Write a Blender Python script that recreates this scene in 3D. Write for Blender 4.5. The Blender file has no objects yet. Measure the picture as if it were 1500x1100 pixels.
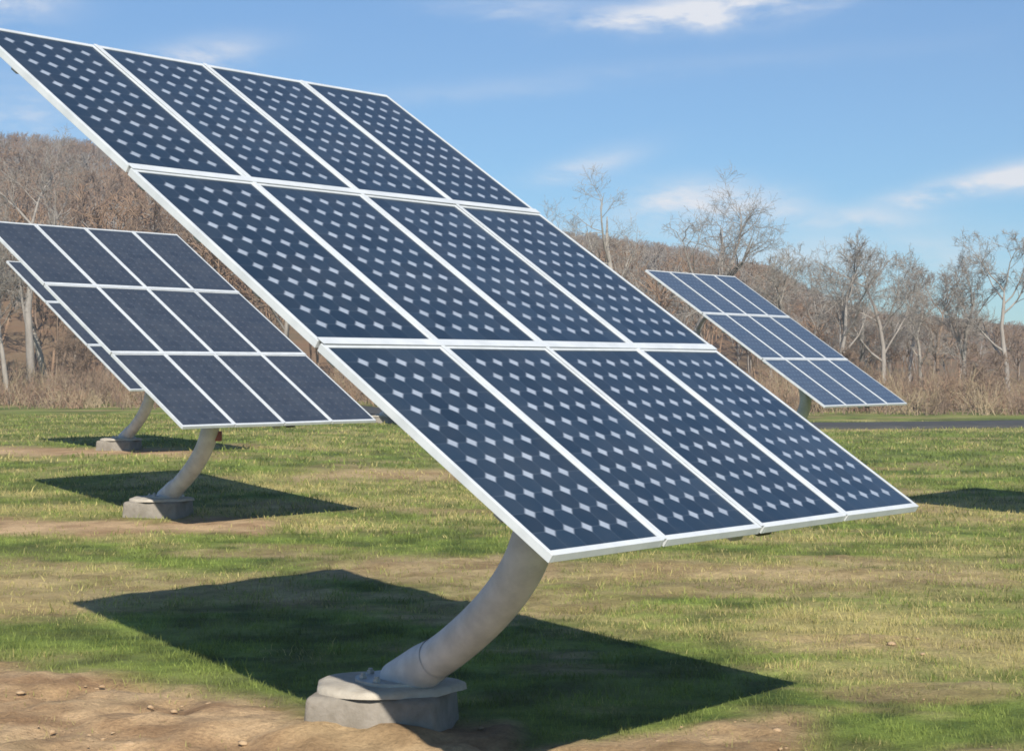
import bpy, bmesh, math, random
import numpy as np
from mathutils import Vector, Matrix

# ------------------------------------------------------------------ camera, sky, sun, exposure
sc = bpy.context.scene
COL = sc.collection
F = 2598.0 / 1500.0            # focal length in picture widths
CAM_H = 2.07
cam_d = bpy.data.cameras.new("camera")
cam = bpy.data.objects.new("camera", cam_d)
COL.objects.link(cam)
cam.location = (0, 0, CAM_H)
cam.rotation_euler = (math.radians(90 - 0.26), 0, 0)
cam_d.sensor_width = 36
cam_d.lens = 36 * F
cam_d.clip_end = 5000
sc.camera = cam

SUN_AZ = math.radians(170.8)   # from +Y towards +X
SUN_EL = math.radians(32.6)
SUN_VEC = Vector((math.sin(SUN_AZ) * math.cos(SUN_EL), math.cos(SUN_AZ) * math.cos(SUN_EL), math.sin(SUN_EL)))
sl = bpy.data.lights.new("sun", 'SUN')
sl.energy = 5.0
sl.angle = math.radians(0.5)
sl.color = (1.0, 0.93, 0.82)
so = bpy.data.objects.new("sun", sl)
COL.objects.link(so)
so.rotation_euler = (-SUN_VEC).to_track_quat('-Z', 'Y').to_euler()

sc.view_settings.view_transform = 'Standard'
sc.view_settings.look = 'None'
sc.view_settings.exposure = 0.5
sc.view_settings.gamma = 1.0
sc.cycles.filter_width = 1.7
sc.cycles.max_bounces = 6
sc.cycles.transparent_max_bounces = 8


class NT:
    """small helper that wires shader nodes"""
    def __init__(self, tree):
        self.t = tree
        self.n = tree.nodes
        self.l = tree.links

    def node(self, kind, **kw):
        nd = self.n.new(kind)
        for k, v in kw.items():
            setattr(nd, k, v)
        return nd

    def put(self, sock, v):
        if isinstance(v, bpy.types.NodeSocket):
            self.l.new(v, sock)
        elif v is not None:
            sock.default_value = v

    def m(self, op, a, b=None, c=None, clamp=False):
        nd = self.node('ShaderNodeMath', operation=op, use_clamp=clamp)
        self.put(nd.inputs[0], a)
        if b is not None: self.put(nd.inputs[1], b)
        if c is not None: self.put(nd.inputs[2], c)
        return nd.outputs[0]

    def mix(self, f, a, b, blend='MIX'):
        nd = self.node('ShaderNodeMix', data_type='RGBA', blend_type=blend)
        self.put(nd.inputs[0], f)
        for s, v in ((nd.inputs[6], a), (nd.inputs[7], b)):
            if isinstance(v, tuple) and len(v) == 3: v = (*v, 1)
            self.put(s, v)
        return nd.outputs[2]

    def noise(self, vec, scale, detail=4, rough=.55, dist=0.0):
        nd = self.node('ShaderNodeTexNoise')
        self.put(nd.inputs['Vector'], vec)
        nd.inputs['Scale'].default_value = scale
        nd.inputs['Detail'].default_value = detail
        nd.inputs['Roughness'].default_value = rough
        nd.inputs['Distortion'].default_value = dist
        return nd.outputs['Fac']

    def ramp(self, x, a, b, lo=0.0, hi=1.0):
        nd = self.node('ShaderNodeMapRange', interpolation_type='SMOOTHSTEP')
        self.put(nd.inputs[0], x)
        for i, v in zip((1, 2, 3, 4), (a, b, lo, hi)):
            nd.inputs[i].default_value = v
        return nd.outputs[0]

    def comb(self, x, y, z):
        nd = self.node('ShaderNodeCombineXYZ')
        for s, v in zip(nd.inputs, (x, y, z)): self.put(s, v)
        return nd.outputs[0]


def build_world():
    w = bpy.data.worlds.new("World")
    sc.world = w
    w.use_nodes = True
    N = NT(w.node_tree)
    bg = N.n['Background']
    sky = N.node('ShaderNodeTexSky', sky_type='NISHITA')
    sky.sun_disc = False
    sky.sun_elevation = SUN_EL
    sky.sun_rotation = SUN_AZ
    sky.altitude = 300
    sky.air_density = 1.0
    sky.dust_density = 0.25
    sky.ozone_density = 3.0
    co = N.node('ShaderNodeTexCoord')
    sep = N.node('ShaderNodeSeparateXYZ')
    N.l.new(co.outputs['Generated'], sep.inputs[0])
    dx, dy, dz = sep.outputs
    yy = N.m('MAXIMUM', dy, 0.05)
    u = N.m('DIVIDE', dx, yy)
    v = N.m('DIVIDE', dz, yy)
    wn = N.noise(N.comb(N.m('MULTIPLY', u, 1.0), N.m('MULTIPLY', v, 3.2), 0.3), 13, 7, .62, .4)
    wn2 = N.noise(N.comb(N.m('MULTIPLY', u, 1.0), N.m('MULTIPLY', v, 3.0), 7.7), 40, 5, .6, .2)
    warp = N.m('MULTIPLY_ADD', N.m('SUBTRACT', wn, .5), .06, 0.0)
    uu = N.m('ADD', u, warp)
    vv = N.m('ADD', v, N.m('MULTIPLY', warp, .45))
    total = None
    # azimuth / elevation of each cloud bank (tangents), half sizes, density
    clouds = [(0.118, .203, .060, .010, 1.0, .10), (.062, .196, .035, .006, .6, .06), (0, .204, .04, .005, .35, 0),
              (-.169, .178, .032, .008, .55, .10), (-.292, .207, .036, .012, .9, 0), (.047, .115, .028, .007, .45, .25),
              (.108, .097, .028, .009, .85, -.05), (.145, .092, .022, .008, .55, 0), (.085, .086, .05, .009, .30, 0),
              (.292, .110, .034, .007, 1.1, .16), (.248, .101, .032, .005, .65, .14), (.198, .086, .036, .006, .5, .03),
              (.18, .066, .16, .014, .35, 0), (-.275, .145, .04, .018, .45, 0), (.0, .16, .2, .006, .12, .1),
              (-.62, .15, .12, .02, .8, 0), (.62, .17, .14, .02, .7, .05)]
    for cu, cv, a, b, s, tilt in clouds:
        du = N.m('SUBTRACT', uu, cu)
        dv = N.m('SUBTRACT', N.m('SUBTRACT', vv, cv), N.m('MULTIPLY', du, tilt))
        r = N.m('ADD', N.m('POWER', N.m('ABSOLUTE', N.m('DIVIDE', du, a)), 2.0), N.m('POWER', N.m('ABSOLUTE', N.m('DIVIDE', dv, b)), 2.0))
        g = N.m('MULTIPLY', N.m('POWER', 2.7183, N.m('MULTIPLY', r, -1.0)), s)
        total = g if total is None else N.m('ADD', total, g)
    tex = N.m('ADD', N.m('MULTIPLY', wn, 1.15), N.m('MULTIPLY', wn2, .35))
    cl = N.m('MULTIPLY', total, N.ramp(tex, .48, 1.0, .08, 1.4))
    cl = N.m('MINIMUM', cl, .9)
    # thin high cirrus over the rest of the dome
    zz = N.m('MAXIMUM', dz, .08)
    cir = N.noise(N.comb(N.m('DIVIDE', dx, zz), N.m('MULTIPLY', N.m('DIVIDE', dy, zz), 2.0), 1.5), .9, 6, .6, .5)
    cir = N.m('MULTIPLY', N.ramp(cir, .55, .8, 0, .22), N.ramp(dz, .22, .45))
    cl = N.m('MAXIMUM', cl, cir)
    front = N.ramp(dy, .1, .3)
    cl = N.m('MULTIPLY', cl, N.m('MAXIMUM', front, .0))
    tint = N.mix(1.0, sky.outputs[0], SKY_TINT, 'MULTIPLY')
    col = N.mix(cl, tint, CLOUD_COL)
    N.l.new(col, bg.inputs['Color'])
    bg.inputs['Strength'].default_value = SKY_STR
    return w


SKY_STR = 0.062
SKY_TINT = (.76, 1.08, 1.34)
CLOUD_COL = (11.5, 11.5, 11.8)
build_world()

# ------------------------------------------------------------------ noise in python (for the terrain and turf)
def _hash(ix, iy, seed):
    h = (ix.astype(np.int64) * 374761393 + iy.astype(np.int64) * 668265263 + seed * 974711) & 0xffffffff
    h = ((h ^ (h >> 13)) * 1274126177) & 0xffffffff
    h = h ^ (h >> 16)
    return (h & 0xffffff) / float(0xffffff)

def vnoise(x, y, seed=0):
    x = np.asarray(x, float); y = np.asarray(y, float)
    ix = np.floor(x); iy = np.floor(y)
    fx = x - ix; fy = y - iy
    fx = fx * fx * (3 - 2 * fx); fy = fy * fy * (3 - 2 * fy)
    a = _hash(ix, iy, seed); b = _hash(ix + 1, iy, seed)
    c = _hash(ix, iy + 1, seed); d = _hash(ix + 1, iy + 1, seed)
    return (a * (1 - fx) + b * fx) * (1 - fy) + (c * (1 - fx) + d * fx) * fy

def fbm(x, y, seed=0, octs=4):
    s = 0; a = .5; t = 0
    for o in range(octs):
        s = s + a * vnoise(x * 2 ** o + 17.3 * o, y * 2 ** o - 9.1 * o, seed + o)
        t += a; a *= .55
    return s / t

def ss(t):
    t = np.clip(t, 0, 1)
    return t * t * (3 - 2 * t)

def gz(x, y):
    """height of the field"""
    x = np.asarray(x, float); y = np.asarray(y, float)
    z = .27 * ss((y - 15) / 21) * ss((1 - x) / 9) + .10 * ss((y - 14) / 30)
    return z

def gz_s(x, y):
    return float(gz(np.array([x]), np.array([y]))[0])

# ------------------------------------------------------------------ object helpers
def obj(name, me, m, parent=None):
    o = bpy.data.objects.new(name, me)
    COL.objects.link(o)
    if m is not None and not me.materials: me.materials.append(m)
    if parent is not None: o.parent = parent
    return o

def tag(o, label=None, cat=None, group=None, kind=None):
    if label: o['label'] = label
    if cat: o['category'] = cat
    if group: o['group'] = group
    if kind: o['kind'] = kind
    return o

def empty(name, loc, label, cat, group=None):
    o = bpy.data.objects.new(name, None)
    COL.objects.link(o)
    o.location = loc
    o.empty_display_size = .3
    return tag(o, label, cat, group)

def copy_tree(o, parent=None):
    c = o.copy()
    COL.objects.link(c)
    c.parent = parent
    for ch in list(o.children): copy_tree(ch, c)
    return c

def mesh_np(name, V, Fc, smooth=False):
    """V (n,3) and Fc: list of int arrays with 3 or 4 columns"""
    me = bpy.data.meshes.new(name)
    V = np.asarray(V, np.float32)
    me.vertices.add(len(V))
    me.vertices.foreach_set('co', V.ravel())
    loops = np.concatenate([np.asarray(f, np.int32).ravel() for f in Fc])
    tot = np.concatenate([np.full(len(f), np.asarray(f).shape[1], np.int32) for f in Fc])
    start = np.concatenate([[0], np.cumsum(tot)[:-1]]).astype(np.int32)
    me.loops.add(len(loops))
    me.loops.foreach_set('vertex_index', loops)
    me.polygons.add(len(tot))
    me.polygons.foreach_set('loop_start', start)
    me.polygons.foreach_set('loop_total', tot)
    if smooth: me.polygons.foreach_set('use_smooth', np.ones(len(tot), bool))
    me.update(calc_edges=True)
    me.validate()
    return me

def set_col(me, name, C):
    at = me.attributes.new(name, 'FLOAT_COLOR', 'POINT')
    C = np.asarray(C, np.float32)
    if C.shape[1] == 3: C = np.concatenate([C, np.ones((len(C), 1), np.float32)], 1)
    at.data.foreach_set('color', C.ravel())

def bm_box(bm, size, loc=(0, 0, 0), rot=None, bevel=0.0):
    r = bmesh.ops.create_cube(bm, size=1)
    vs = r['verts']
    for v in vs: v.co = Vector((v.co.x * size[0], v.co.y * size[1], v.co.z * size[2]))
    if bevel:
        es = list({e for v in vs for e in v.link_edges})
        rb = bmesh.ops.bevel(bm, geom=es, offset=bevel, segments=2, affect='EDGES', profile=.6)
        vs = list({v for f in rb['faces'] for v in f.verts} | {v for v in vs if v.is_valid})
    M = Matrix.Translation(loc) @ (rot.to_4x4() if rot is not None else Matrix())
    bmesh.ops.transform(bm, matrix=M, verts=vs)
    return vs

def bm_cyl(bm, r, h, loc, axis='Z', seg=24, rot=None, r2=None):
    q = bmesh.ops.create_cone(bm, cap_ends=True, segments=seg, radius1=r, radius2=r if r2 is None else r2, depth=h)
    M = Matrix.Translation(loc)
    if rot is not None: M = M @ rot.to_4x4()
    elif axis == 'X': M = M @ Matrix.Rotation(math.pi / 2, 4, 'Y')
    elif axis == 'Y': M = M @ Matrix.Rotation(math.pi / 2, 4, 'X')
    bmesh.ops.transform(bm, matrix=M, verts=q['verts'])

def bm_mesh(name, bm, smooth=False):
    me = bpy.data.meshes.new(name)
    bmesh.ops.recalc_face_normals(bm, faces=bm.faces)
    bm.to_mesh(me); bm.free()
    if smooth:
        me.polygons.foreach_set('use_smooth', np.ones(len(me.polygons), bool))
        try: me.set_sharp_from_angle(angle=math.radians(40))
        except Exception: pass
    return me

def tube(path, radii, seg=20, cap=True):
    """vertices and quads of a tapered tube along a path"""
    P = np.asarray(path, float); n = len(P)
    T = np.gradient(P, axis=0); T /= np.linalg.norm(T, axis=1)[:, None]
    ref = np.array([.3, 1, .1]); V = []
    x = np.cross(T[0], ref); x /= np.linalg.norm(x)
    for i in range(n):
        x = x - T[i] * (x @ T[i]); x /= np.linalg.norm(x)
        y = np.cross(T[i], x)
        a = np.linspace(0, 2 * math.pi, seg, endpoint=False)
        V.append(P[i] + radii[i] * (np.cos(a)[:, None] * x + np.sin(a)[:, None] * y))
    V = np.concatenate(V)
    i = np.arange(n - 1)[:, None] * seg; k = np.arange(seg)[None]; k2 = (k + 1) % seg
    Q = np.stack([i + k, i + k2, i + seg + k2, i + seg + k], -1).reshape(-1, 4)
    return V, Q

# ------------------------------------------------------------------ materials
def mat(name):
    m = bpy.data.materials.new(name)
    m.use_nodes = True
    N = NT(m.node_tree)
    b = N.n['Principled BSDF']
    co = N.node('ShaderNodeTexCoord')
    return m, N, b, co

def simple(name, c1, c2, scale, rough=.7, metal=0.0, bump=0.0, detail=5, spec=.5, stretch=(1, 1, 1)):
    m, N, b, co = mat(name)
    mp = N.node('ShaderNodeMapping')
    N.l.new(co.outputs['Object'], mp.inputs[0])
    mp.inputs['Scale'].default_value = stretch
    n = N.noise(mp.outputs[0], scale, detail, .6)
    N.l.new(N.mix(N.ramp(n, .3, .7), c1, c2), b.inputs['Base Color'])
    b.inputs['Roughness'].default_value = rough
    b.inputs['Metallic'].default_value = metal
    b.inputs['Specular IOR Level'].default_value = spec
    if bump:
        bp = N.node('ShaderNodeBump')
        bp.inputs['Strength'].default_value = bump
        bp.inputs['Distance'].default_value = .02
        N.l.new(N.noise(mp.outputs[0], scale * 4, 5, .6), bp.inputs['Height'])
        N.l.new(bp.outputs[0], b.inputs['Normal'])
    return m

M_FRAME = simple('white_aluminium', (.48, .51, .53), (.57, .60, .62), 6, .4, .0)
M_STEEL = simple('galvanised_steel', (.36, .36, .34), (.46, .45, .42), 9, .5, .35, .04)
M_POLE = simple('painted_pole', (.44, .45, .455), (.62, .62, .615), 5.5, .42, .0, .06, 9)
M_CONC = simple('concrete', (.17, .15, .12), (.25, .225, .19), 7, .9, 0, .5, 8)
M_GROUT = simple('grout', (.36, .32, .26), (.46, .42, .35), 9, .9, 0, .4, 6)
M_DARK = simple('dark_metal', (.03, .033, .03), (.05, .05, .045), 12, .5, .2)
M_RED = simple('rust_red_paint', (.22, .06, .045), (.3, .09, .06), 14, .6)
M_RUBBER = simple('cable_rubber', (.02, .02, .02), (.03, .03, .03), 20, .6)

PW, PH, GAP = .80, 1.56, .02
CELL = .1265

def cell_material(name, c1, c2, dots, size, coat):
    m, N, b, co = mat(name)
    sp = N.node('ShaderNodeSeparateXYZ')
    N.l.new(co.outputs['Object'], sp.inputs[0])
    x, y, z = sp.outputs
    cx = N.m('DIVIDE', x, CELL)
    cy = N.m('DIVIDE', y, CELL)
    fx = N.m('ABSOLUTE', N.m('SUBTRACT', N.m('FRACT', N.m('ADD', cx, .5)), .5))   # distance to the nearest cell border, in cells
    fy = N.m('ABSOLUTE', N.m('SUBTRACT', N.m('FRACT', N.m('ADD', cy, .5)), .5))
    dia = N.m('ADD', fx, fy)
    fade = N.noise(co.outputs['Object'], 3.1, 4, .6)
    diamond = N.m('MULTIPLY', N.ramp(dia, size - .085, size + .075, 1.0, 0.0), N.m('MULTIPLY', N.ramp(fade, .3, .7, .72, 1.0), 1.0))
    line = N.m('LESS_THAN', N.m('MINIMUM', fx, fy), .010)
    inside = N.m('MULTIPLY', N.m('LESS_THAN', N.m('ABSOLUTE', cx), 3.0), N.m('LESS_THAN', N.m('ABSOLUTE', cy), 6.0))
    edge = N.m('SUBTRACT', 1.0, inside)
    inner = N.m('MULTIPLY', N.m('LESS_THAN', N.m('ABSOLUTE', cx), 2.6), N.m('LESS_THAN', N.m('ABSOLUTE', cy), 5.6))
    diamond = N.m('MULTIPLY', diamond, inner)
    white = N.m('MAXIMUM', N.m('MAXIMUM', diamond, N.m('MULTIPLY', line, .16)), N.m('MULTIPLY', edge, .03))
    # every cell a slightly different blue
    wn = N.node('ShaderNodeTexWhiteNoise', noise_dimensions='4D')
    oi = N.node('ShaderNodeObjectInfo')
    N.l.new(N.comb(N.m('FLOOR', cx), N.m('FLOOR', cy), 0.0), wn.inputs['Vector'])
    N.l.new(oi.outputs['Random'], wn.inputs['W'])
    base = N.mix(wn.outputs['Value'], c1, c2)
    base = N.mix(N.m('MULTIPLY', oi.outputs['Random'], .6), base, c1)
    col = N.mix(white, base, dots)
    dust = N.noise(co.outputs['Object'], 2.2, 6, .65)
    col = N.mix(N.ramp(dust, .35, .8, .0, .05), col, (.35, .32, .27))
    N.l.new(col, b.inputs['Base Color'])
    # rain streaks and a film of dust change the sheen down the slope
    st = N.noise(N.comb(N.m('MULTIPLY', x, 9.0), N.m('MULTIPLY', y, .8), oi.outputs['Random']), 1.0, 5, .6)
    N.l.new(N.ramp(st, .3, .75, .05, .20), b.inputs['Coat Roughness'])
    b.inputs['Roughness'].default_value = .32
    b.inputs['Specular IOR Level'].default_value = .3
    b.inputs['Coat Weight'].default_value = coat
    b.inputs['Coat IOR'].default_value = 1.36
    return m

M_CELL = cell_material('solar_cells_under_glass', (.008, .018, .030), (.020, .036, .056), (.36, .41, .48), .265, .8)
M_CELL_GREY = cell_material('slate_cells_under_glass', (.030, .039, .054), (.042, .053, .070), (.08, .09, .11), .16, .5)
M_CELL_HAZED = cell_material('hazed_cells_under_glass', (.040, .058, .084), (.055, .076, .106), (.18, .22, .27), .2, .9)  # same cells for the distant array, haze and blur put into a paler colour

# ------------------------------------------------------------------ the solar trackers
R_PANEL = Matrix(((0.628, -0.650, 0.428), (0.778, 0.522, -0.349), (0.0, 0.5495, 0.8355)))   # columns: along a row, up the slope, normal
_u = Vector((R_PANEL[0][0], R_PANEL[1][0], 0)).normalized()
_n = Vector((R_PANEL[0][2], R_PANEL[1][2], R_PANEL[2][2])).normalized()
_v = _n.cross(_u).normalized()
_n = _u.cross(_v)
R_PANEL = Matrix((_u, _v, _n)).transposed()
CENTRE = Vector((0.37, -0.58, 2.585))            # middle of the twelve panels above the foot of the pole
POLE_PTS = [(.07, 0, .235), (.20, -.16, .34), (.39, -.41, .50), (.61, -.70, .74), (.77, -.92, .99),
            (.85, -1.02, 1.24), (.855, -1.03, 1.50), (.78, -.95, 1.80), (.62, -.80, 2.12), (.44, -.64, 2.40)]

def spline(pts, n=60):
    P = np.array(pts, float); P = np.vstack([2 * P[0] - P[1], P, 2 * P[-1] - P[-2]])
    out = []
    m = len(P) - 3
    for t in np.linspace(0, m - 1e-6, n):
        i = int(t); f = t - i
        a, b, c, d = P[i:i + 4]
        out.append(.5 * ((2 * b) + (-a + c) * f + (2 * a - 5 * b + 4 * c - d) * f * f + (-a + 3 * b - 3 * c + d) * f ** 3))
    return np.array(out)

def make_tracker(label):
    root = empty('solar_tracker', (0, 0, 0), label, 'solar panel', 'tracking solar panels on curved poles in the field')
    # footing
    bm = bmesh.new()
    bmesh.ops.create_cube(bm, size=1)
    for v in bm.verts:
        k = 1.0 if v.co.z > 0 else 1.07
        v.co = Vector((v.co.x * .74 * k, v.co.y * .66 * k, .205 if v.co.z > 0 else -.18))
    bmesh.ops.bevel(bm, geom=list(bm.edges), offset=.035, segments=3, profile=.5, affect='EDGES')
    ft = obj('footing', bm_mesh('footing', bm, True), M_CONC, root)
    ft.rotation_euler = (0, 0, math.radians(-9))
    ft.location = (-.02, -.02, 0)
    # grout pad with an uneven rim
    n = 40; V = [(0, 0, .250)]; 
    for ring, (r, z) in enumerate(((.24, .250), (.335, .244), (.368, .231), (.372, .203))):
        for k in range(n):
            a = 2 * math.pi * k / n
            rr = r * (1 + .05 * math.sin(3 * a + 1) + .03 * math.sin(7 * a)) 
            V.append((rr * 1.15 * math.cos(a), rr * math.sin(a), z + .004 * math.sin(5 * a + ring)))
    T3 = [(0, 1 + k, 1 + (k + 1) % n) for k in range(n)]
    Q = [(1 + r * n + k, 1 + (r + 1) * n + k, 1 + (r + 1) * n + (k + 1) % n, 1 + r * n + (k + 1) % n) for r in range(3) for k in range(n)]
    gp = obj('grout_pad', mesh_np('grout_pad', V, [np.array(T3), np.array(Q)], True), M_GROUT, ft)
    gp.location = (.02, .02, 0)
    # pole
    P = spline(POLE_PTS, 70)
    rad = np.interp(np.linspace(0, 1, 70), [0, .12, .5, 1], [.112, .112, .116, .105])
    V, Q = tube(P, rad, 36)
    pole = obj('pole', mesh_np('pole', V, [Q], True), M_POLE, root)
    d0 = Vector(P[2] - P[0]).normalized()
    bm = bmesh.new()
    bm_cyl(bm, .25, .022, (.07, 0, .256), seg=40)
    bp = obj('base_plate', bm_mesh('base_plate', bm, True), M_STEEL, pole)
    bm = bmesh.new()
    bm_cyl(bm, .013, .05, (0, 0, 0), seg=8)
    bm_cyl(bm, .023, .018, (0, 0, .003), seg=6)
    bmm = bm_mesh('anchor_bolt', bm)
    for k in range(8):
        a = 2 * math.pi * k / 8 + .2
        o = obj('anchor_bolt', bmm, M_STEEL, pole)
        o.location = (.07 + .205 * math.cos(a), .205 * math.sin(a), .273)
    V, Q = tube(P[0:13], np.interp(np.arange(13), [0, 9, 12], [.127, .126, .1165]), 36)
    obj('sleeve', mesh_np('sleeve', V, [Q], True), M_POLE, pole)
    # collar near the top
    i = 50
    V, Q = tube(P[i:i + 4], [.128] * 4, 36)
    obj('collar', mesh_np('collar', V, [Q], True), M_STEEL, pole)
    # frame of the array
    R4 = R_PANEL.to_4x4()
    C = Matrix.Translation(CENTRE)
    def place(o, x, y, z, E=Matrix()): o.matrix_local = C @ R4 @ Matrix.Translation((x, y, z)) @ E
    bm = bmesh.new()
    bm_cyl(bm, .15, .12, (0, 0, -.18), seg=28)
    bm_box(bm, (.34, .26, .10), (0, 0, -.15), bevel=.01)
    hd = obj('tracker_head', bm_mesh('tracker_head', bm, True), M_STEEL, root); place(hd, 0, 0, 0)
    bm = bmesh.new(); bm_box(bm, (.10, 4.55, .09), (0, 0, -.095), bevel=.006)
    o = obj('spine_beam', bm_mesh('spine_beam', bm), M_STEEL, root); place(o, 0, 0, 0)
    me = None
    bm = bmesh.new(); bm_box(bm, (3.10, .055, .045), (0, 0, 0), bevel=.004); me = bm_mesh('support_rail', bm)
    for y in (-2.0, -.83, -.25, .25, .75, 2.0):
        o = obj('support_rail', me, M_STEEL, root); place(o, 0, y, -.064)
    # panels
    bm = bmesh.new()
    bm_box(bm, (PW - .034, PH - .034, .006), (0, 0, 0))
    pm = bm_mesh('solar_panel', bm)
    bm = bmesh.new()
    t, h = .0205, .040
    for sx in (-1, 1): bm_box(bm, (t, PH, h), (sx * (PW / 2 - t / 2), 0, -.013), bevel=.002)
    for sy in (-1, 1): bm_box(bm, (PW - 2 * t - .0005, t * 1.5, h - .001), (0, sy * (PH / 2 - t * .75), -.013), bevel=.002)
    fm = bm_mesh('panel_frame', bm)
    bm = bmesh.new(); bm_box(bm, (.14, .10, .025), (0, PH / 2 - .14, -.018), bevel=.004); jm = bm_mesh('junction_box', bm)
    jit = random.Random(8)
    for r in range(3):
        for c in range(4):
            p = obj('solar_panel', pm, M_CELL, root)
            place(p, (c - 1.5) * (PW + GAP), (1 - r) * (PH + GAP), 0,
                  Matrix.Rotation(math.radians(jit.uniform(-.15, .15)), 4, 'X') @ Matrix.Rotation(math.radians(jit.uniform(-.25, .25)), 4, 'Y'))
            obj('panel_frame', fm, M_FRAME, p)
            obj('junction_box', jm, M_DARK, p)
    # thin strips that close the joints between the panels
    bm = bmesh.new()
    for k in (-1, 0, 1): bm_box(bm, (GAP + .004, 3 * PH + 2 * GAP - .01, .004), (k * (PW + GAP), 0, .0095))
    o = obj('cover_strips', bm_mesh('cover_strips', bm), M_FRAME, root); place(o, 0, 0, 0)
    bm = bmesh.new()
    for k in (-.5, .5): bm_box(bm, (4 * PW + 3 * GAP - .006, GAP + .03, .003), (0, k * (PH + GAP), .0125))
    o = obj('row_strips', bm_mesh('row_strips', bm), M_FRAME, root); place(o, 0, 0, 0)
    # motor that drives the tilt, under the lower edge
    bm = bmesh.new()
    bm_box(bm, (.14, .10, .06), (.20, -2.25, -.085), bevel=.02)
    bm_cyl(bm, .028, .5, (.20, -1.98, -.09), axis='Y', seg=14)
    o = obj('tilt_motor', bm_mesh('tilt_motor', bm, True), M_DARK, root); place(o, 0, 0, 0)
    # control box and cable along the pole
    K = P[34:62:2] + np.array([-.075, .10, 0])
    V, Q = tube(K, [.012] * len(K), 8)
    obj('cable', mesh_np('cable', V, [Q], True), M_RUBBER, pole)
    return root

TR = [  # centre of the array in the field (x, y), label
    (-.35, 9.59, 'nearest, largest solar array of deep blue panels with rows of white dots'),
    (-4.33, 23.1, 'solar array of twelve slate grey panels partly behind the nearest array on the left'),
    (-7.78, 36.3, 'far solar array seen as a sliver behind the slate grey one'),
    (5.16, 34.6, 'distant pale blue solar array in front of the leaning bare tree'),
    (-3.9, 57.0, 'farthest solar array, only its small dark foot showing under the slate grey array'),
    (9.25, 21.3, 'solar array beyond the right picture edge, whose shadow darkens the grass at right'),
]
proto = make_tracker(TR[0][2])
for i, (x, y, lab) in enumerate(TR):
    t = proto if i == 0 else copy_tree(proto)
    fx, fy = x - CENTRE.x, y - CENTRE.y
    t.location = (fx, fy, gz_s(fx, fy) + (0.03 if i == 0 else 0.0))
    t['label'] = lab
    alt = {1: M_CELL_GREY, 2: M_CELL_GREY, 3: M_CELL_HAZED}.get(i)
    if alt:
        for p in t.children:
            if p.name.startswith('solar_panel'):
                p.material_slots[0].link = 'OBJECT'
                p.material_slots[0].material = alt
    if i == 1:
        # small rust red lever beside this pole only
        P = spline(POLE_PTS, 70)
        bm = bmesh.new()
        bm_box(bm, (.09, .07, .13), Vector(P[34]) + Vector((.13, -.02, 0)), bevel=.015)
        bm_cyl(bm, .02, .12, Vector(P[34]) + Vector((.05, 0, 0)), axis='X', seg=10)
        o = obj('pole_box', bm_mesh('pole_box', bm, True), M_RED, t)
        o['label'] = 'small rust red box on the side of the pole'

# ------------------------------------------------------------------ the field: ground sheet, dirt, turf
def to_px(x, y):
    """where a ground point falls along the photo's bearings (used only to lay bare earth where the photo shows it)"""
    yy = np.maximum(y, 1.0)
    return 750 + 2598 * x / yy, 538 + 2598 * (CAM_H - gz(x, y)) / yy

def patch(px, py, x0, x1, y0, y1, sx, sy):
    return ss((px - x0) / sx + .5) * ss((x1 - px) / sx + .5) * ss((py - y0) / sy + .5) * ss((y1 - py) / sy + .5)

def surface(x, y):
    """bare earth amount, straw amount and colour of the turf at (x, y)"""
    px, py = to_px(x, y)
    vis = (py > 545)
    wob = (fbm(x * 1.3, y * .9, 11) - .5)
    wob2 = (fbm(x * .6, y * .5, 23) - .5)
    qx = px + wob2 * 260; qy = py + wob * 26 * np.clip((py - 538) / 250, .15, 1.6)
    d = np.zeros_like(x)
    def add(a, s):
        np.maximum(d, a * s, out=d)
    add(patch(px + wob2 * 40, py + wob * 40 - .16 * px, -900, 440, 966, 1500, 90, 40), 1.0)
    add(patch(px, py + wob * 20, 380, 760, 1062, 1500, 60, 24), 1.0)
    add(patch(px, py + wob * 14 + .145 * (px - 1000), 640, 1190, 1068, 1135, 100, 24), .95)
    add(patch(qx, qy, -300, 440, 760, 781, 60, 9), 1.0)
    add(patch(qx, qy, -300, 255, 655, 667, 50, 5), 1.0)
    add(patch(qx, qy, 420, 740, 688, 706, 90, 10), .75)
    add(patch(qx, qy, 470, 820, 818, 850, 120, 16), .75)
    add(patch(qx, qy, 820, 1480, 826, 856, 160, 18), .62)
    add(patch(qx, qy, -200, 430, 838, 892, 120, 26), .5)
    add(patch(qx, qy, 1300, 1500, 935, 965, 120, 16), .3)
    # soft natural patchiness everywhere
    n = fbm(x * .35, y * .8, 41, 5)
    add(ss((n - .60) / .12), .55)
    straw = .30 + 2.3 * (fbm(x * .45, y * .95, 5, 5) - .5) + 1.0 * (fbm(x * 2.1, y * 3.0, 9, 3) - .5)
    straw = straw + .30 * patch(qx, qy, 800, 1600, 800, 990, 200, 40) + .18 * patch(qx, qy, 440, 900, 700, 800, 200, 30)
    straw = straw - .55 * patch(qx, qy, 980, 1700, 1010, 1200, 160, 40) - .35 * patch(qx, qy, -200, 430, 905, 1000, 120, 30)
    straw = straw - .30 * patch(qx, qy, -200, 800, 782, 832, 120, 20) - .25 * patch(qx, qy, 1150, 1900, 640, 715, 150, 20)
    straw = straw - .50 * patch(qx, qy, 150, 1150, 850, 1080, 120, 60) - .12 * ss((y - 25) / 15)  # less straw where the near array's shadow falls, deepening that shade by colour
    straw = np.clip(straw, 0, 1)
    return np.clip(d, 0, 1), straw

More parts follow.
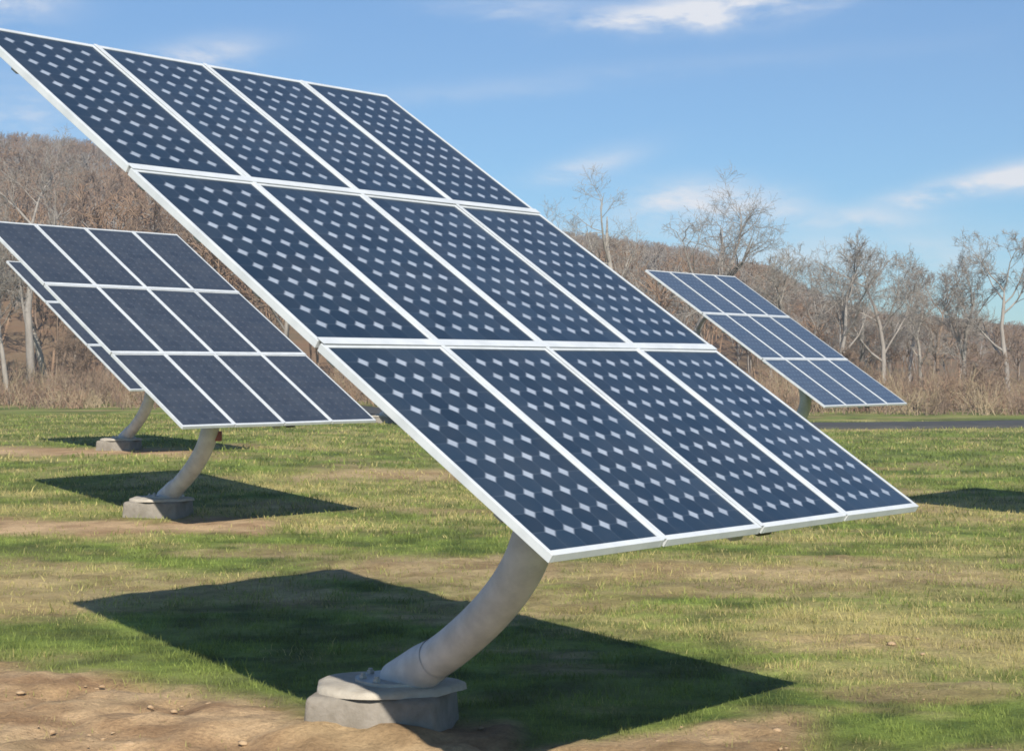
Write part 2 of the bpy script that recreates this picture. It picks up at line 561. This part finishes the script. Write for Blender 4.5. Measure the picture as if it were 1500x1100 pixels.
GREEN = np.array([.175, .238, .050]); GREEN2 = np.array([.062, .098, .022])
STRAW = np.array([.41, .35, .150]); DIRT = np.array([.35, .225, .125]); DIRT2 = np.array([.52, .375, .225])

def turf_colour(x, y, rnd=None):
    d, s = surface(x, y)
    k = fbm(x * 3.1, y * 3.1, 77, 3)[:, None]
    g = GREEN2 + (GREEN - GREEN2) * ss(k * 2.0 - .45)
    s1 = s[:, None]
    if rnd is not None:
        s1 = np.where(rnd[:, None] < s1 * .95, .9, .12)
    c = (g + (STRAW - g) * s1) * (.72 + .56 * fbm(x * 1.7, y * 3.2, 55, 4))[:, None]
    e = DIRT * .85 + (DIRT2 - DIRT * .85) * ss((fbm(x * 2.0, y * 3.2, 31, 5)[:, None] - .25) / .5)
    if rnd is None:
        c = c + (e - c) * d[:, None]
    else:
        c = c + (STRAW * .9 - c) * (d * .6)[:, None]
    return c, d

def grid_lines(fine0, fine1, step, lo, hi, grow):
    a = list(np.arange(fine0, fine1, step))
    s = step; v = a[-1]
    while v < hi: s *= grow; v += s; a.append(v)
    s = step; v = fine0; b = []
    while v > lo: s *= grow; v -= s; b.append(v)
    return np.array(b[::-1] + a)

def build_ground():
    xs = grid_lines(-5, 5, .07, -1500, 1500, 1.07)
    ys = grid_lines(7.5, 14, .07, -60, 2500, 1.035)
    X, Y = np.meshgrid(xs, ys)
    x = X.ravel(); y = Y.ravel()
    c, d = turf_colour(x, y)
    near = ss((26 - y) / 10)
    z = gz(x, y) + near * (.030 * (fbm(x * .9, y * .9, 3) - .5) + .17 * d * (fbm(x * 3.4, y * 3.4, 8, 6) - .45) + .012 * (fbm(x * 7, y * 7, 6, 3) - .5))
    # spoil heaped against the near footing
    z += near * .05 * np.exp(-(((x + 1.35) / .7) ** 2 + ((y - 10.25) / .45) ** 2)) + near * .062 * np.exp(-(((x + .85) / .62) ** 4 + ((y - 9.78) / .30) ** 2)) * (.6 + .8 * fbm(x * 5, y * 5, 19, 3))
    nx, ny = len(xs), len(ys)
    i = np.arange(ny - 1)[:, None] * nx + np.arange(nx - 1)[None]
    Q = np.stack([i, i + 1, i + nx + 1, i + nx], -1).reshape(-1, 4)
    me = mesh_np('field', np.stack([x, y, z], 1), [Q], True)
    set_col(me, 'turf', np.concatenate([c, d[:, None]], 1))
    m, N, b, co = mat('field_soil_and_turf')
    at = N.node('ShaderNodeAttribute', attribute_name='turf')
    n1 = N.noise(co.outputs['Object'], 5, 8, .7)
    n2 = N.noise(co.outputs['Object'], 38, 6, .7)
    n3 = N.noise(co.outputs['Object'], .7, 5, .6)
    k = N.m('ADD', N.m('MULTIPLY', N.ramp(n1, .28, .72), .5), N.m('MULTIPLY', N.ramp(n2, .25, .75), .5))
    col = N.mix(1.0, at.outputs['Color'], N.mix(k, (.52, .50, .50), (1.42, 1.40, 1.34)), 'MULTIPLY')
    col = N.mix(N.ramp(n3, .42, .7, 0, .25), col, (.30, .24, .12))
    N.l.new(col, b.inputs['Base Color'])
    b.inputs['Roughness'].default_value = .95
    b.inputs['Specular IOR Level'].default_value = .15
    bp = N.node('ShaderNodeBump'); bp.inputs['Strength'].default_value = .9; bp.inputs['Distance'].default_value = .03
    N.l.new(N.m('ADD', n1, N.m('MULTIPLY', n2, .5)), bp.inputs['Height'])
    N.l.new(bp.outputs[0], b.inputs['Normal'])
    o = obj('ground', me, m)
    tag(o, kind='structure')
    return me

build_ground()
field_z = lambda x, y: gz(x, y)

def build_grass():
    rng = np.random.default_rng(5)
    bands = [(6.6, 11, 2300, .036, .0042), (11, 15, 1500, .040, .0055), (15, 21, 800, .045, .008), (21, 32, 330, .052, .013), (32, 64, 75, .065, .026)]
    Vs, Fs, Cs = [], [], []; off = 0
    for y0, y1, dens, hh, ww in bands:
        w1 = .30 * y1 + 2.2
        n = int(dens * (y1 - y0) * 2 * w1)
        x = rng.uniform(-w1, w1, n); y = rng.uniform(y0, y1, n)
        keep = np.abs(x) < .30 * y + 2.0
        x, y = x[keep], y[keep]
        d, s = surface(x, y)
        clump = fbm(x * 4.5, y * 4.5, 61, 3)
        p = (1 - d * .93) * np.clip(.35 + 1.5 * (clump - .3), .15, 1)
        keep = rng.random(len(x)) < p
        # keep blades off the road and the footings
        keep &= ~(road_d(x, y) < 3.0)
        x, y, d, clump = x[keep], y[keep], d[keep], clump[keep]
        n = len(x)
        h = hh * rng.uniform(.4, 1.35, n) * (.35 + 1.25 * clump) * np.where(rng.random(n) < .02, 2.0, 1.0)
        w = ww * rng.uniform(.6, 1.3, n)
        a = rng.uniform(0, 2 * math.pi, n); ln = rng.uniform(.15, 1.1, n) * h; la = rng.uniform(0, 2 * math.pi, n)
        z = gz(x, y) + np.where(y < 26, .030 * ss((26 - y) / 10) * (fbm(x * .9, y * .9, 3) - .5), 0) - .004
        dx, dy = np.cos(a) * w / 2, np.sin(a) * w / 2
        lx, ly = np.cos(la) * ln, np.sin(la) * ln
        P = [np.stack([x - dx, y - dy, z], 1), np.stack([x + dx, y + dy, z], 1),
             np.stack([x + dx * .7 + lx * .35, y + dy * .7 + ly * .35, z + h * .6], 1), np.stack([x - dx * .7 + lx * .35, y - dy * .7 + ly * .35, z + h * .6], 1),
             np.stack([x + lx, y + ly, z + h], 1)]
        V = np.stack(P, 1).reshape(-1, 3)
        i = off + np.arange(n) * 5
        Fs.append((np.stack([i, i + 1, i + 2, i + 3], 1), np.stack([i + 3, i + 2, i + 4], 1)))
        off += 5 * n
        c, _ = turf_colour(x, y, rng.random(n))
        c = c * rng.uniform(.75, 1.4, (n, 1))
        Cs.append(np.repeat(c, 5, 0)); Vs.append(V)
    me = mesh_np('grass', np.concatenate(Vs), [np.concatenate([f[0] for f in Fs]), np.concatenate([f[1] for f in Fs])])
    set_col(me, 'tint', np.concatenate(Cs))
    m, N, b, co = mat('grass_blades')
    at = N.node('ShaderNodeAttribute', attribute_name='tint')
    N.l.new(at.outputs['Color'], b.inputs['Base Color'])
    b.inputs['Roughness'].default_value = .7
    b.inputs['Specular IOR Level'].default_value = .2
    tr = N.node('ShaderNodeBsdfTranslucent')
    N.l.new(N.mix(1.0, at.outputs['Color'], (1.1, 1.15, .7), 'MULTIPLY'), tr.inputs['Color'])
    mx = N.node('ShaderNodeMixShader'); mx.inputs[0].default_value = .3
    N.l.new(b.outputs[0], mx.inputs[1]); N.l.new(tr.outputs[0], mx.inputs[2])
    N.l.new(mx.outputs[0], N.n['Material Output'].inputs['Surface'])
    o = obj('grass', me, m)
    tag(o, 'short patchy lawn grass, green mixed with dry straw', 'grass', kind='stuff')

# road across the back of the field
ROAD = np.array([(-14, 92), (-9, 76), (-3.5, 66.5), (3, 61.5), (9, 59.5), (14, 60.0), (20, 62.5), (45, 74), (120, 118)], float)
def road_y(x):
    return np.interp(x, ROAD[:, 0], ROAD[:, 1], left=-1e3)
def road_d(x, y):
    return np.abs(y - road_y(x))

def build_road():
    xs = np.arange(-79, 119, 1.5)
    P = spline(np.column_stack([ROAD, np.zeros(len(ROAD))]), 150)
    T = np.gradient(P, axis=0); T /= np.linalg.norm(T, axis=1)[:, None]
    Nn = np.stack([-T[:, 1], T[:, 0], 0 * T[:, 0]], 1)
    V = []
    offs = [-2.9, -2.85, -1.5, 0, 1.5, 2.85, 2.9]
    zz = [-.1, .05, .08, .10, .08, .05, -.1]
    for o_, z_ in zip(offs, zz):
        Q = P + Nn * o_; Q[:, 2] = gz(Q[:, 0], Q[:, 1]) + z_; V.append(Q)
    n = len(P); k = len(offs)
    V = np.stack(V, 1).reshape(-1, 3)
    i = np.arange(n - 1)[:, None] * k + np.arange(k - 1)[None]
    Q = np.stack([i, i + 1, i + k + 1, i + k], -1).reshape(-1, 4)[:, ::-1]
    m = simple('asphalt', (.040, .042, .040), (.060, .060, .056), 1.2, .9, 0, .2, 6)
    tag(obj('road', mesh_np('road', V, [Q], True), m), kind='structure')

build_road()
build_grass()

def build_clods():
    rng = np.random.default_rng(12)
    bm = bmesh.new(); bmesh.ops.create_icosphere(bm, subdivisions=1, radius=1)
    base = np.array([v.co[:] for v in bm.verts]); faces = np.array([[v.index for v in f.verts] for f in bm.faces]); bm.free()
    V, Fc = [], []; off = 0; cnt = 0
    while cnt < 800:
        x = rng.uniform(-4.2, 3.2); y = rng.uniform(7.6, 13.5)
        d, _ = surface(np.array([x]), np.array([y]))
        if rng.random() > d[0] ** 2: continue
        r = .004 + .022 * rng.random() ** 7
        s = r * np.array([rng.uniform(.8, 1.8), rng.uniform(.8, 1.5), rng.uniform(.4, .8)])
        ph = rng.uniform(0, 6, 3)
        k = 1 + .22 * np.sin(base[:, :1] * 3 + ph[0]) * np.cos(base[:, 1:2] * 4 + ph[1]) + rng.uniform(-.1, .1, (len(base), 1))
        V.append(base * k * s + np.array([x, y, gz_s(x, y) + s[2] * .1 + .012])); Fc.append(faces + off); off += len(base); cnt += 1
    m = simple('dirt_clod', (.30, .20, .115), (.42, .30, .18), 9, .95, 0, .5, 6)
    o = obj('dirt_clods', mesh_np('dirt_clods', np.concatenate(V), [np.concatenate(Fc)], True), m)
    tag(o, 'crumbs of tan earth scattered over the bare soil by the near footing', 'soil', kind='stuff')
build_clods()

# ------------------------------------------------------------------ the wooded hill
HP = np.array([(-1500, 215), (-500, 200), (0, 198), (120, 207), (400, 262), (850, 345), (1000, 366), (1130, 396), (1190, 432), (1290, 462), (1500, 478), (2600, 486)], float)
HY = 340.0
def skyline(px): return np.interp(px, HP[:, 0], HP[:, 1]) - 14
def hill_z(x, y):
    px = 750 + 2598 * x / np.maximum(y, 60)
    top = (538 - skyline(px)) / 2598 * HY + CAM_H
    top = top - np.clip(top * .2, 2.0, 6.5)
    t = np.clip((y - 96) / (HY - 96), 0, 1)
    up = .55 * t + .45 * ss(t)
    z = top * up * ss((y - 92) / 45)
    z = z * (1 - .5 * ss((y - HY) / 300)) + (fbm(x * .03, y * .03, 2) - .5) * 5 * t
    return z - .6 * (1 - ss((y - 92) / 12))

def build_hill():
    xs = np.linspace(-420, 420, 260); ys = np.concatenate([np.linspace(90, 360, 150), np.linspace(365, 900, 40)])
    X, Y = np.meshgrid(xs, ys); x = X.ravel(); y = Y.ravel()
    z = hill_z(x, y)
    nx, ny = len(xs), len(ys)
    i = np.arange(ny - 1)[:, None] * nx + np.arange(nx - 1)[None]
    Q = np.stack([i, i + 1, i + nx + 1, i + nx], -1).reshape(-1, 4)
    m, N, b, co = mat('leaf_litter')
    n1 = N.noise(co.outputs['Object'], .06, 8, .65); n2 = N.noise(co.outputs['Object'], .6, 6, .7)
    c = N.mix(N.ramp(n1, .35, .65), (.215, .135, .085), (.17, .135, .085))
    c = N.mix(N.ramp(n2, .4, .75, 0, .6), c, (.26, .19, .12))
    N.l.new(c, b.inputs['Base Color']); b.inputs['Roughness'].default_value = 1; b.inputs['Specular IOR Level'].default_value = .05
    tag(obj('hill', mesh_np('hill', np.stack([x, y, z], 1), [Q], True), m), kind='structure')
build_hill()

# ------------------------------------------------------------------ bare trees
def tubes_mesh(segs):
    """segs: list of (p0, p1, r0, r1, sides) -> verts, quads; vectorised per number of sides"""
    Vs, Qs = [], []; off = 0
    for k in sorted({s[4] for s in segs}):
        S = [s for s in segs if s[4] == k]
        A = np.array([s[0] for s in S]); B = np.array([s[1] for s in S])
        ra = np.array([s[2] for s in S]); rb = np.array([s[3] for s in S])
        T = B - A; T /= np.linalg.norm(T, axis=1)[:, None] + 1e-9
        ref = np.where(np.abs(T[:, 2:3]) > .9, np.array([[1., 0, 0]]), np.array([[0, 0, 1.]]))
        x = np.cross(T, ref); x /= np.linalg.norm(x, axis=1)[:, None]
        y = np.cross(T, x)
        a = np.linspace(0, 2 * math.pi, k, endpoint=False)
        ring = np.cos(a)[None, :, None] * x[:, None] + np.sin(a)[None, :, None] * y[:, None]
        V = np.concatenate([A[:, None] + ring * ra[:, None, None], B[:, None] + ring * rb[:, None, None]], 1)
        n = len(S)
        base = off + np.arange(n)[:, None] * 2 * k; j = np.arange(k)[None]; j2 = (j + 1) % k
        Qs.append(np.stack([base + j, base + j2, base + k + j2, base + k + j], -1).reshape(-1, 4))
        Vs.append(V.reshape(-1, 3)); off += n * 2 * k
    return np.concatenate(Vs), np.concatenate(Qs)

def grow(seed, height=12, lean=(0, 0), levels=4, spread=.75, fork=.35, twig=.012, trunk_r=None, kids=(6, 6, 6, 5)):
    """returns the segments of trunk+limbs and of the twigs of one bare tree"""
    rg = np.random.default_rng(seed)
    thick, thin = [], []
    def unit(v): return v / (np.linalg.norm(v) + 1e-9)
    def branch(p, d, L, r, lev):
        n = 6 if lev == 0 else (5 if lev == 1 else (4 if lev == 2 else 3))
        pts = [p]; dirs = []
        for i in range(n):
            up = np.array([0, 0, .10 if lev < 2 else .05])
            d = unit(d + rg.normal(0, .10 + .06 * lev, 3) + up)
            p = p + d * L / n
            pts.append(p); dirs.append(d)
        rr = r * np.linspace(1, .45 if lev == 0 else .3, n + 1) * np.where(np.arange(n + 1) == n, .25, 1.0)
        sides = 8 if lev == 0 else (5 if lev == 1 else 3)
        for i in range(n):
            s = (pts[i], pts[i + 1], max(rr[i], twig * .5), max(rr[i + 1], twig * .45), sides)
            (thick if lev < 2 else thin).append(s)
        if lev >= levels: return
        nk = kids[lev] + int(rg.integers(0, 3))
        for k in range(nk):
            t = rg.uniform(fork, 1.0) if lev == 0 else rg.uniform(.25, 1.0)
            i = min(int(t * n), n - 1); f = t * n - i
            q = pts[i] + (pts[i + 1] - pts[i]) * f
            side = unit(np.cross(dirs[i], rg.normal(0, 1, 3)))
            ang = rg.uniform(.45, 1.0) * spread * 1.3
            nd = unit(dirs[i] * math.cos(ang) + side * math.sin(ang))
            branch(q, nd, L * rg.uniform(.42, .62) * (1.15 - .35 * t), max(rr[i] * .55, twig * .6), lev + 1)
    r0 = trunk_r or height * .017
    branch(np.array([0., 0, -.15]), unit(np.array([lean[0], lean[1], 1.])), height * .66, r0, 0)
    return thick, thin

def bark(name, c1, c2):
    return simple(name, c1, c2, 3, .95, 0, .3, 6, .1, (1, 1, .25))
B_GREY = bark('grey_bark', (.22, .195, .17), (.34, .31, .275))
B_PALE = bark('pale_bark', (.26, .235, .20), (.38, .345, .30))
B_BROWN = bark('brown_bark', (.18, .13, .095), (.28, .21, .155))
B_RED = bark('reddish_brush', (.24, .155, .105), (.33, .23, .155))
B_TAN = bark('tan_brush', (.29, .225, .14), (.40, .32, .21))

def make_tree(label, px, y, top, seed, m, lean=(0, 0), spread=.75, fork=.35, levels=4, kids=(6, 6, 6, 5), twig=.014, r=None):
    x = (px - 750) / 2598 * y
    z0 = gz_s(x, y) if y < 92 else max(gz_s(x, y) - .1, float(hill_z(np.array([x]), np.array([y]))[0]))
    h = (538 - top) / 2598 * y + CAM_H - z0
    th, tn = grow(seed, h, lean, levels, spread, fork, twig, r, kids)
    zmax = max(s[1][2] for s in tn)
    k = h / zmax
    th = [(a * k, b * k, r0, r1, s) for a, b, r0, r1, s in th]; tn = [(a * k, b * k, r0, r1, s) for a, b, r0, r1, s in tn]
    root = empty('bare_tree', (x, y, z0), label, 'tree', 'bare winter trees along the field edge')
    V, Q = tubes_mesh(th); obj('trunk', mesh_np('trunk', V, [Q], True), m, root)
    V, Q = tubes_mesh(tn); obj('crown', mesh_np('crown', V, [Q]), m, root)
    return root

TREES = [
    ('large bare tree with a thick trunk leaning right, behind the pale blue distant array', 958, 100, 232, 4, B_GREY, (.85, 0), .95, .45, 4, (6, 6, 6, 5), .014, .30),
    ('bare spreading tree with faint pale branches just right of the nearest array', 905, 104, 238, 12, B_PALE, (-.1, 0), 1.05, .3),
    ('slim bare tree rising just right of the pale blue distant array', 1222, 92, 332, 21, B_GREY, (.03, 0), .6, .35),
    ('thin pale bare tree close behind the top right corner of the pale blue distant array', 1160, 98, 352, 23, B_PALE, (-.04, 0), .6, .4),
    ('bushy grey bare tree midway between the pale blue array and the picture edge', 1290, 96, 340, 27, B_GREY, (.06, 0), .8, .3),
    ('short pale bare tree over the low brown thicket at right', 1350, 105, 400, 29, B_PALE, (0, 0), .8, .3),
    ('bare tree with a straight grey trunk near the right picture edge', 1410, 94, 352, 33, B_GREY, (-.03, 0), .6, .4),
    ('tall bare tree cut off by the right picture edge', 1478, 90, 330, 35, B_GREY, (.05, 0), .8, .3),
    ('bare tree with a stout pale trunk cut off by the left picture edge', 14, 82, 330, 41, B_PALE, (-.05, 0), .8, .4),
    ('tall slender bare tree whose top reaches the hill crest at far left', 42, 98, 168, 43, B_GREY, (.04, 0), .6, .35),
    ('pale forked bare tree standing on the hillside above the slate grey array', 66, 105, 232, 47, B_PALE, (.05, 0), .7, .4),
    ('small brown bare tree at the forest edge below the far left array', 108, 86, 470, 51, B_BROWN, (0, 0), .8, .3),
    ('brown bare tree between the slate grey array and the nearest array, over the hill', 215, 110, 290, 53, B_BROWN, (-.05, 0), .7, .35),
    ('faint grey bare tree with a wide crown between two slimmer trees', 1190, 108, 366, 61, B_GREY, (0, 0), .85, .25),
    ('grey bare tree rising from the gap in the wood above the short pale tree', 1330, 112, 372, 63, B_GREY, (.05, 0), .8, .3),
    ('tall thin grey bare tree in the gap left of the straight trunked tree', 1376, 106, 376, 67, B_BROWN, (.04, 0), .7, .35),
    ('grey fine twigged bare tree above the lower right corner of the pale array', 1262, 104, 384, 69, B_GREY, (-.05, 0), .8, .3),
    ('low brown bare tree just below the pale blue distant array', 1255, 80, 505, 57, B_BROWN, (0, 0), .9, .2),
    ('dark brown leafless tree in the low thicket at the right picture edge', 1440, 82, 500, 59, B_BROWN, (0, 0), .9, .2),
]
for t in TREES:
    make_tree(*t)

def build_woods():
    """the far wood on the hill that reads as one mass"""
    rg = np.random.default_rng(91)
    lib = []
    for k in range(7):
        th, tn = grow(200 + k, 10, (rg.normal(0, .05), rg.normal(0, .05)), 3, .65, .35, .05, .13, (5, 5, 4))
        V, Q = tubes_mesh([(a, b, r0, r1, 3) for a, b, r0, r1, s in th + tn])
        V = V / V[:, 2].max()
        lib.append((V, Q))
    sets = {0: [], 1: [], 2: []}; offs = {0: 0, 1: 0, 2: 0}
    n = 0; tries = 0
    while n < 2000 and tries < 80000:
        tries += 1
        y = 100 + 260 * rg.random() ** .8
        x = rg.uniform(-.46, .50) * y
        px = 750 + 2598 * x / y
        z = float(hill_z(np.array([x]), np.array([y]))[0])
        base_py = 538 + 2598 * (CAM_H - z) / y
        sk = skyline(px) + 4
        hmax = (base_py - sk) / 2598 * y
        h = rg.uniform(7, 13)
        if hmax < 2.0: continue
        h = min(h, hmax * rg.uniform(.8, 1.0))
        if h < 2.5: continue
        V, Q = lib[int(rg.integers(0, 7))]
        a = rg.uniform(0, 6.28); c, s = math.cos(a), math.sin(a)
        wd = h * rg.uniform(.8, 1.15)
        P = np.stack([(V[:, 0] * c - V[:, 1] * s) * wd + x, (V[:, 0] * s + V[:, 1] * c) * wd + y, V[:, 2] * h + z - .1], 1)
        g = int(rg.integers(0, 3))
        sets[g].append((P, Q + offs[g])); offs[g] += len(P); n += 1
    V = []; Q = []; MI = []; off = 0
    for g in sets:
        p = np.concatenate([a for a, b in sets[g]]); q = np.concatenate([b for a, b in sets[g]]) + off
        V.append(p); Q.append(q); MI.append(np.full(len(q), g, np.int32)); off += len(p)
    me = mesh_np('woods', np.concatenate(V), [np.concatenate(Q)])
    for m in (B_GREY, B_BROWN, B_RED): me.materials.append(m)
    me.polygons.foreach_set('material_index', np.concatenate(MI))
    o = obj('woods', me, None)
    tag(o, 'leafless brown wood covering the hill behind the field', 'wood', kind='stuff')
build_woods()

def build_brush():
    """the tangled thicket along the edge of the field"""
    rg = np.random.default_rng(17)
    sets = [[], [], []]
    n = 0
    while n < 1900:
        y = 72 + 30 * rg.random()
        px = rg.uniform(-480, 2080); x = (px - 750) / 2598 * y
        if y < road_y(x) + 5 or abs(x - np.interp(y, [60, 66, 76, 92, 104], [3, -3.5, -9, -14, -18])) < 4 and y > 62: continue
        z = gz_s(x, y) if y < 92 else max(gz_s(x, y) - .1, float(hill_z(np.array([x]), np.array([y]))[0]))
        h = (1.0 + 2.4 * fbm(np.array([x * .12]), np.array([y * .12]), 4)[0] ** 1.5) * rg.uniform(.5, 1.3)
        if y < 78: h *= .6
        g = int(rg.choice([0, 1, 2], p=[.35, .35, .3]))
        p0 = np.array([x, y, z])
        for k in range(int(rg.integers(7, 13))):
            d = np.array([rg.normal(0, .45), rg.normal(0, .45), 1.0]); d /= np.linalg.norm(d)
            L = h * rg.uniform(.6, 1.05)
            q = p0 + np.array([rg.normal(0, .25), rg.normal(0, .25), -.05])
            mid = q + d * L * .5; d2 = d + rg.normal(0, .25, 3); d2 /= np.linalg.norm(d2); e = mid + d2 * L * .5
            sets[g] += [(q, mid, .018, .013, 3), (mid, e, .013, .006, 3)]
            for j in range(4):
                s0 = q + (mid - q) * rg.uniform(.5, 1) if j < 2 else mid + (e - mid) * rg.uniform(0, .8)
                d3 = d2 + rg.normal(0, .6, 3); d3 /= np.linalg.norm(d3)
                sets[g].append((s0, s0 + d3 * L * rg.uniform(.2, .4), .010, .005, 3))
        n += 1
    V = []; Q = []; MI = []; off = 0
    for g in range(3):
        v, q = tubes_mesh(sets[g]); V.append(v); Q.append(q + off); MI.append(np.full(len(q), g, np.int32)); off += len(v)
    me = mesh_np('brush', np.concatenate(V), [np.concatenate(Q)])
    for m in (B_TAN, B_RED, B_BROWN): me.materials.append(m)
    me.polygons.foreach_set('material_index', np.concatenate(MI))
    o = obj('brush', me, None)
    tag(o, 'tangled dry brown brush along the far edge of the field', 'brush', kind='stuff')
build_brush()

# ------------------------------------------------------------------ air
def build_haze():
    bm = bmesh.new(); bmesh.ops.create_cube(bm, size=1)
    for v in bm.verts: v.co = Vector((v.co.x * 900, 190 + v.co.y * 420, 35 + v.co.z * 74))
    m = bpy.data.materials.new('air'); m.use_nodes = True
    N = NT(m.node_tree); N.n.remove(N.n['Principled BSDF'])
    pv = N.node('ShaderNodeVolumePrincipled')
    pv.inputs['Color'].default_value = (.86, .90, .96, 1)
    pv.inputs['Density'].default_value = HAZE
    pv.inputs['Anisotropy'].default_value = .2
    N.l.new(pv.outputs[0], N.n['Material Output'].inputs['Volume'])
    tag(obj('haze', bm_mesh('haze', bm), m), kind='stuff')
HAZE = .0010
build_haze()
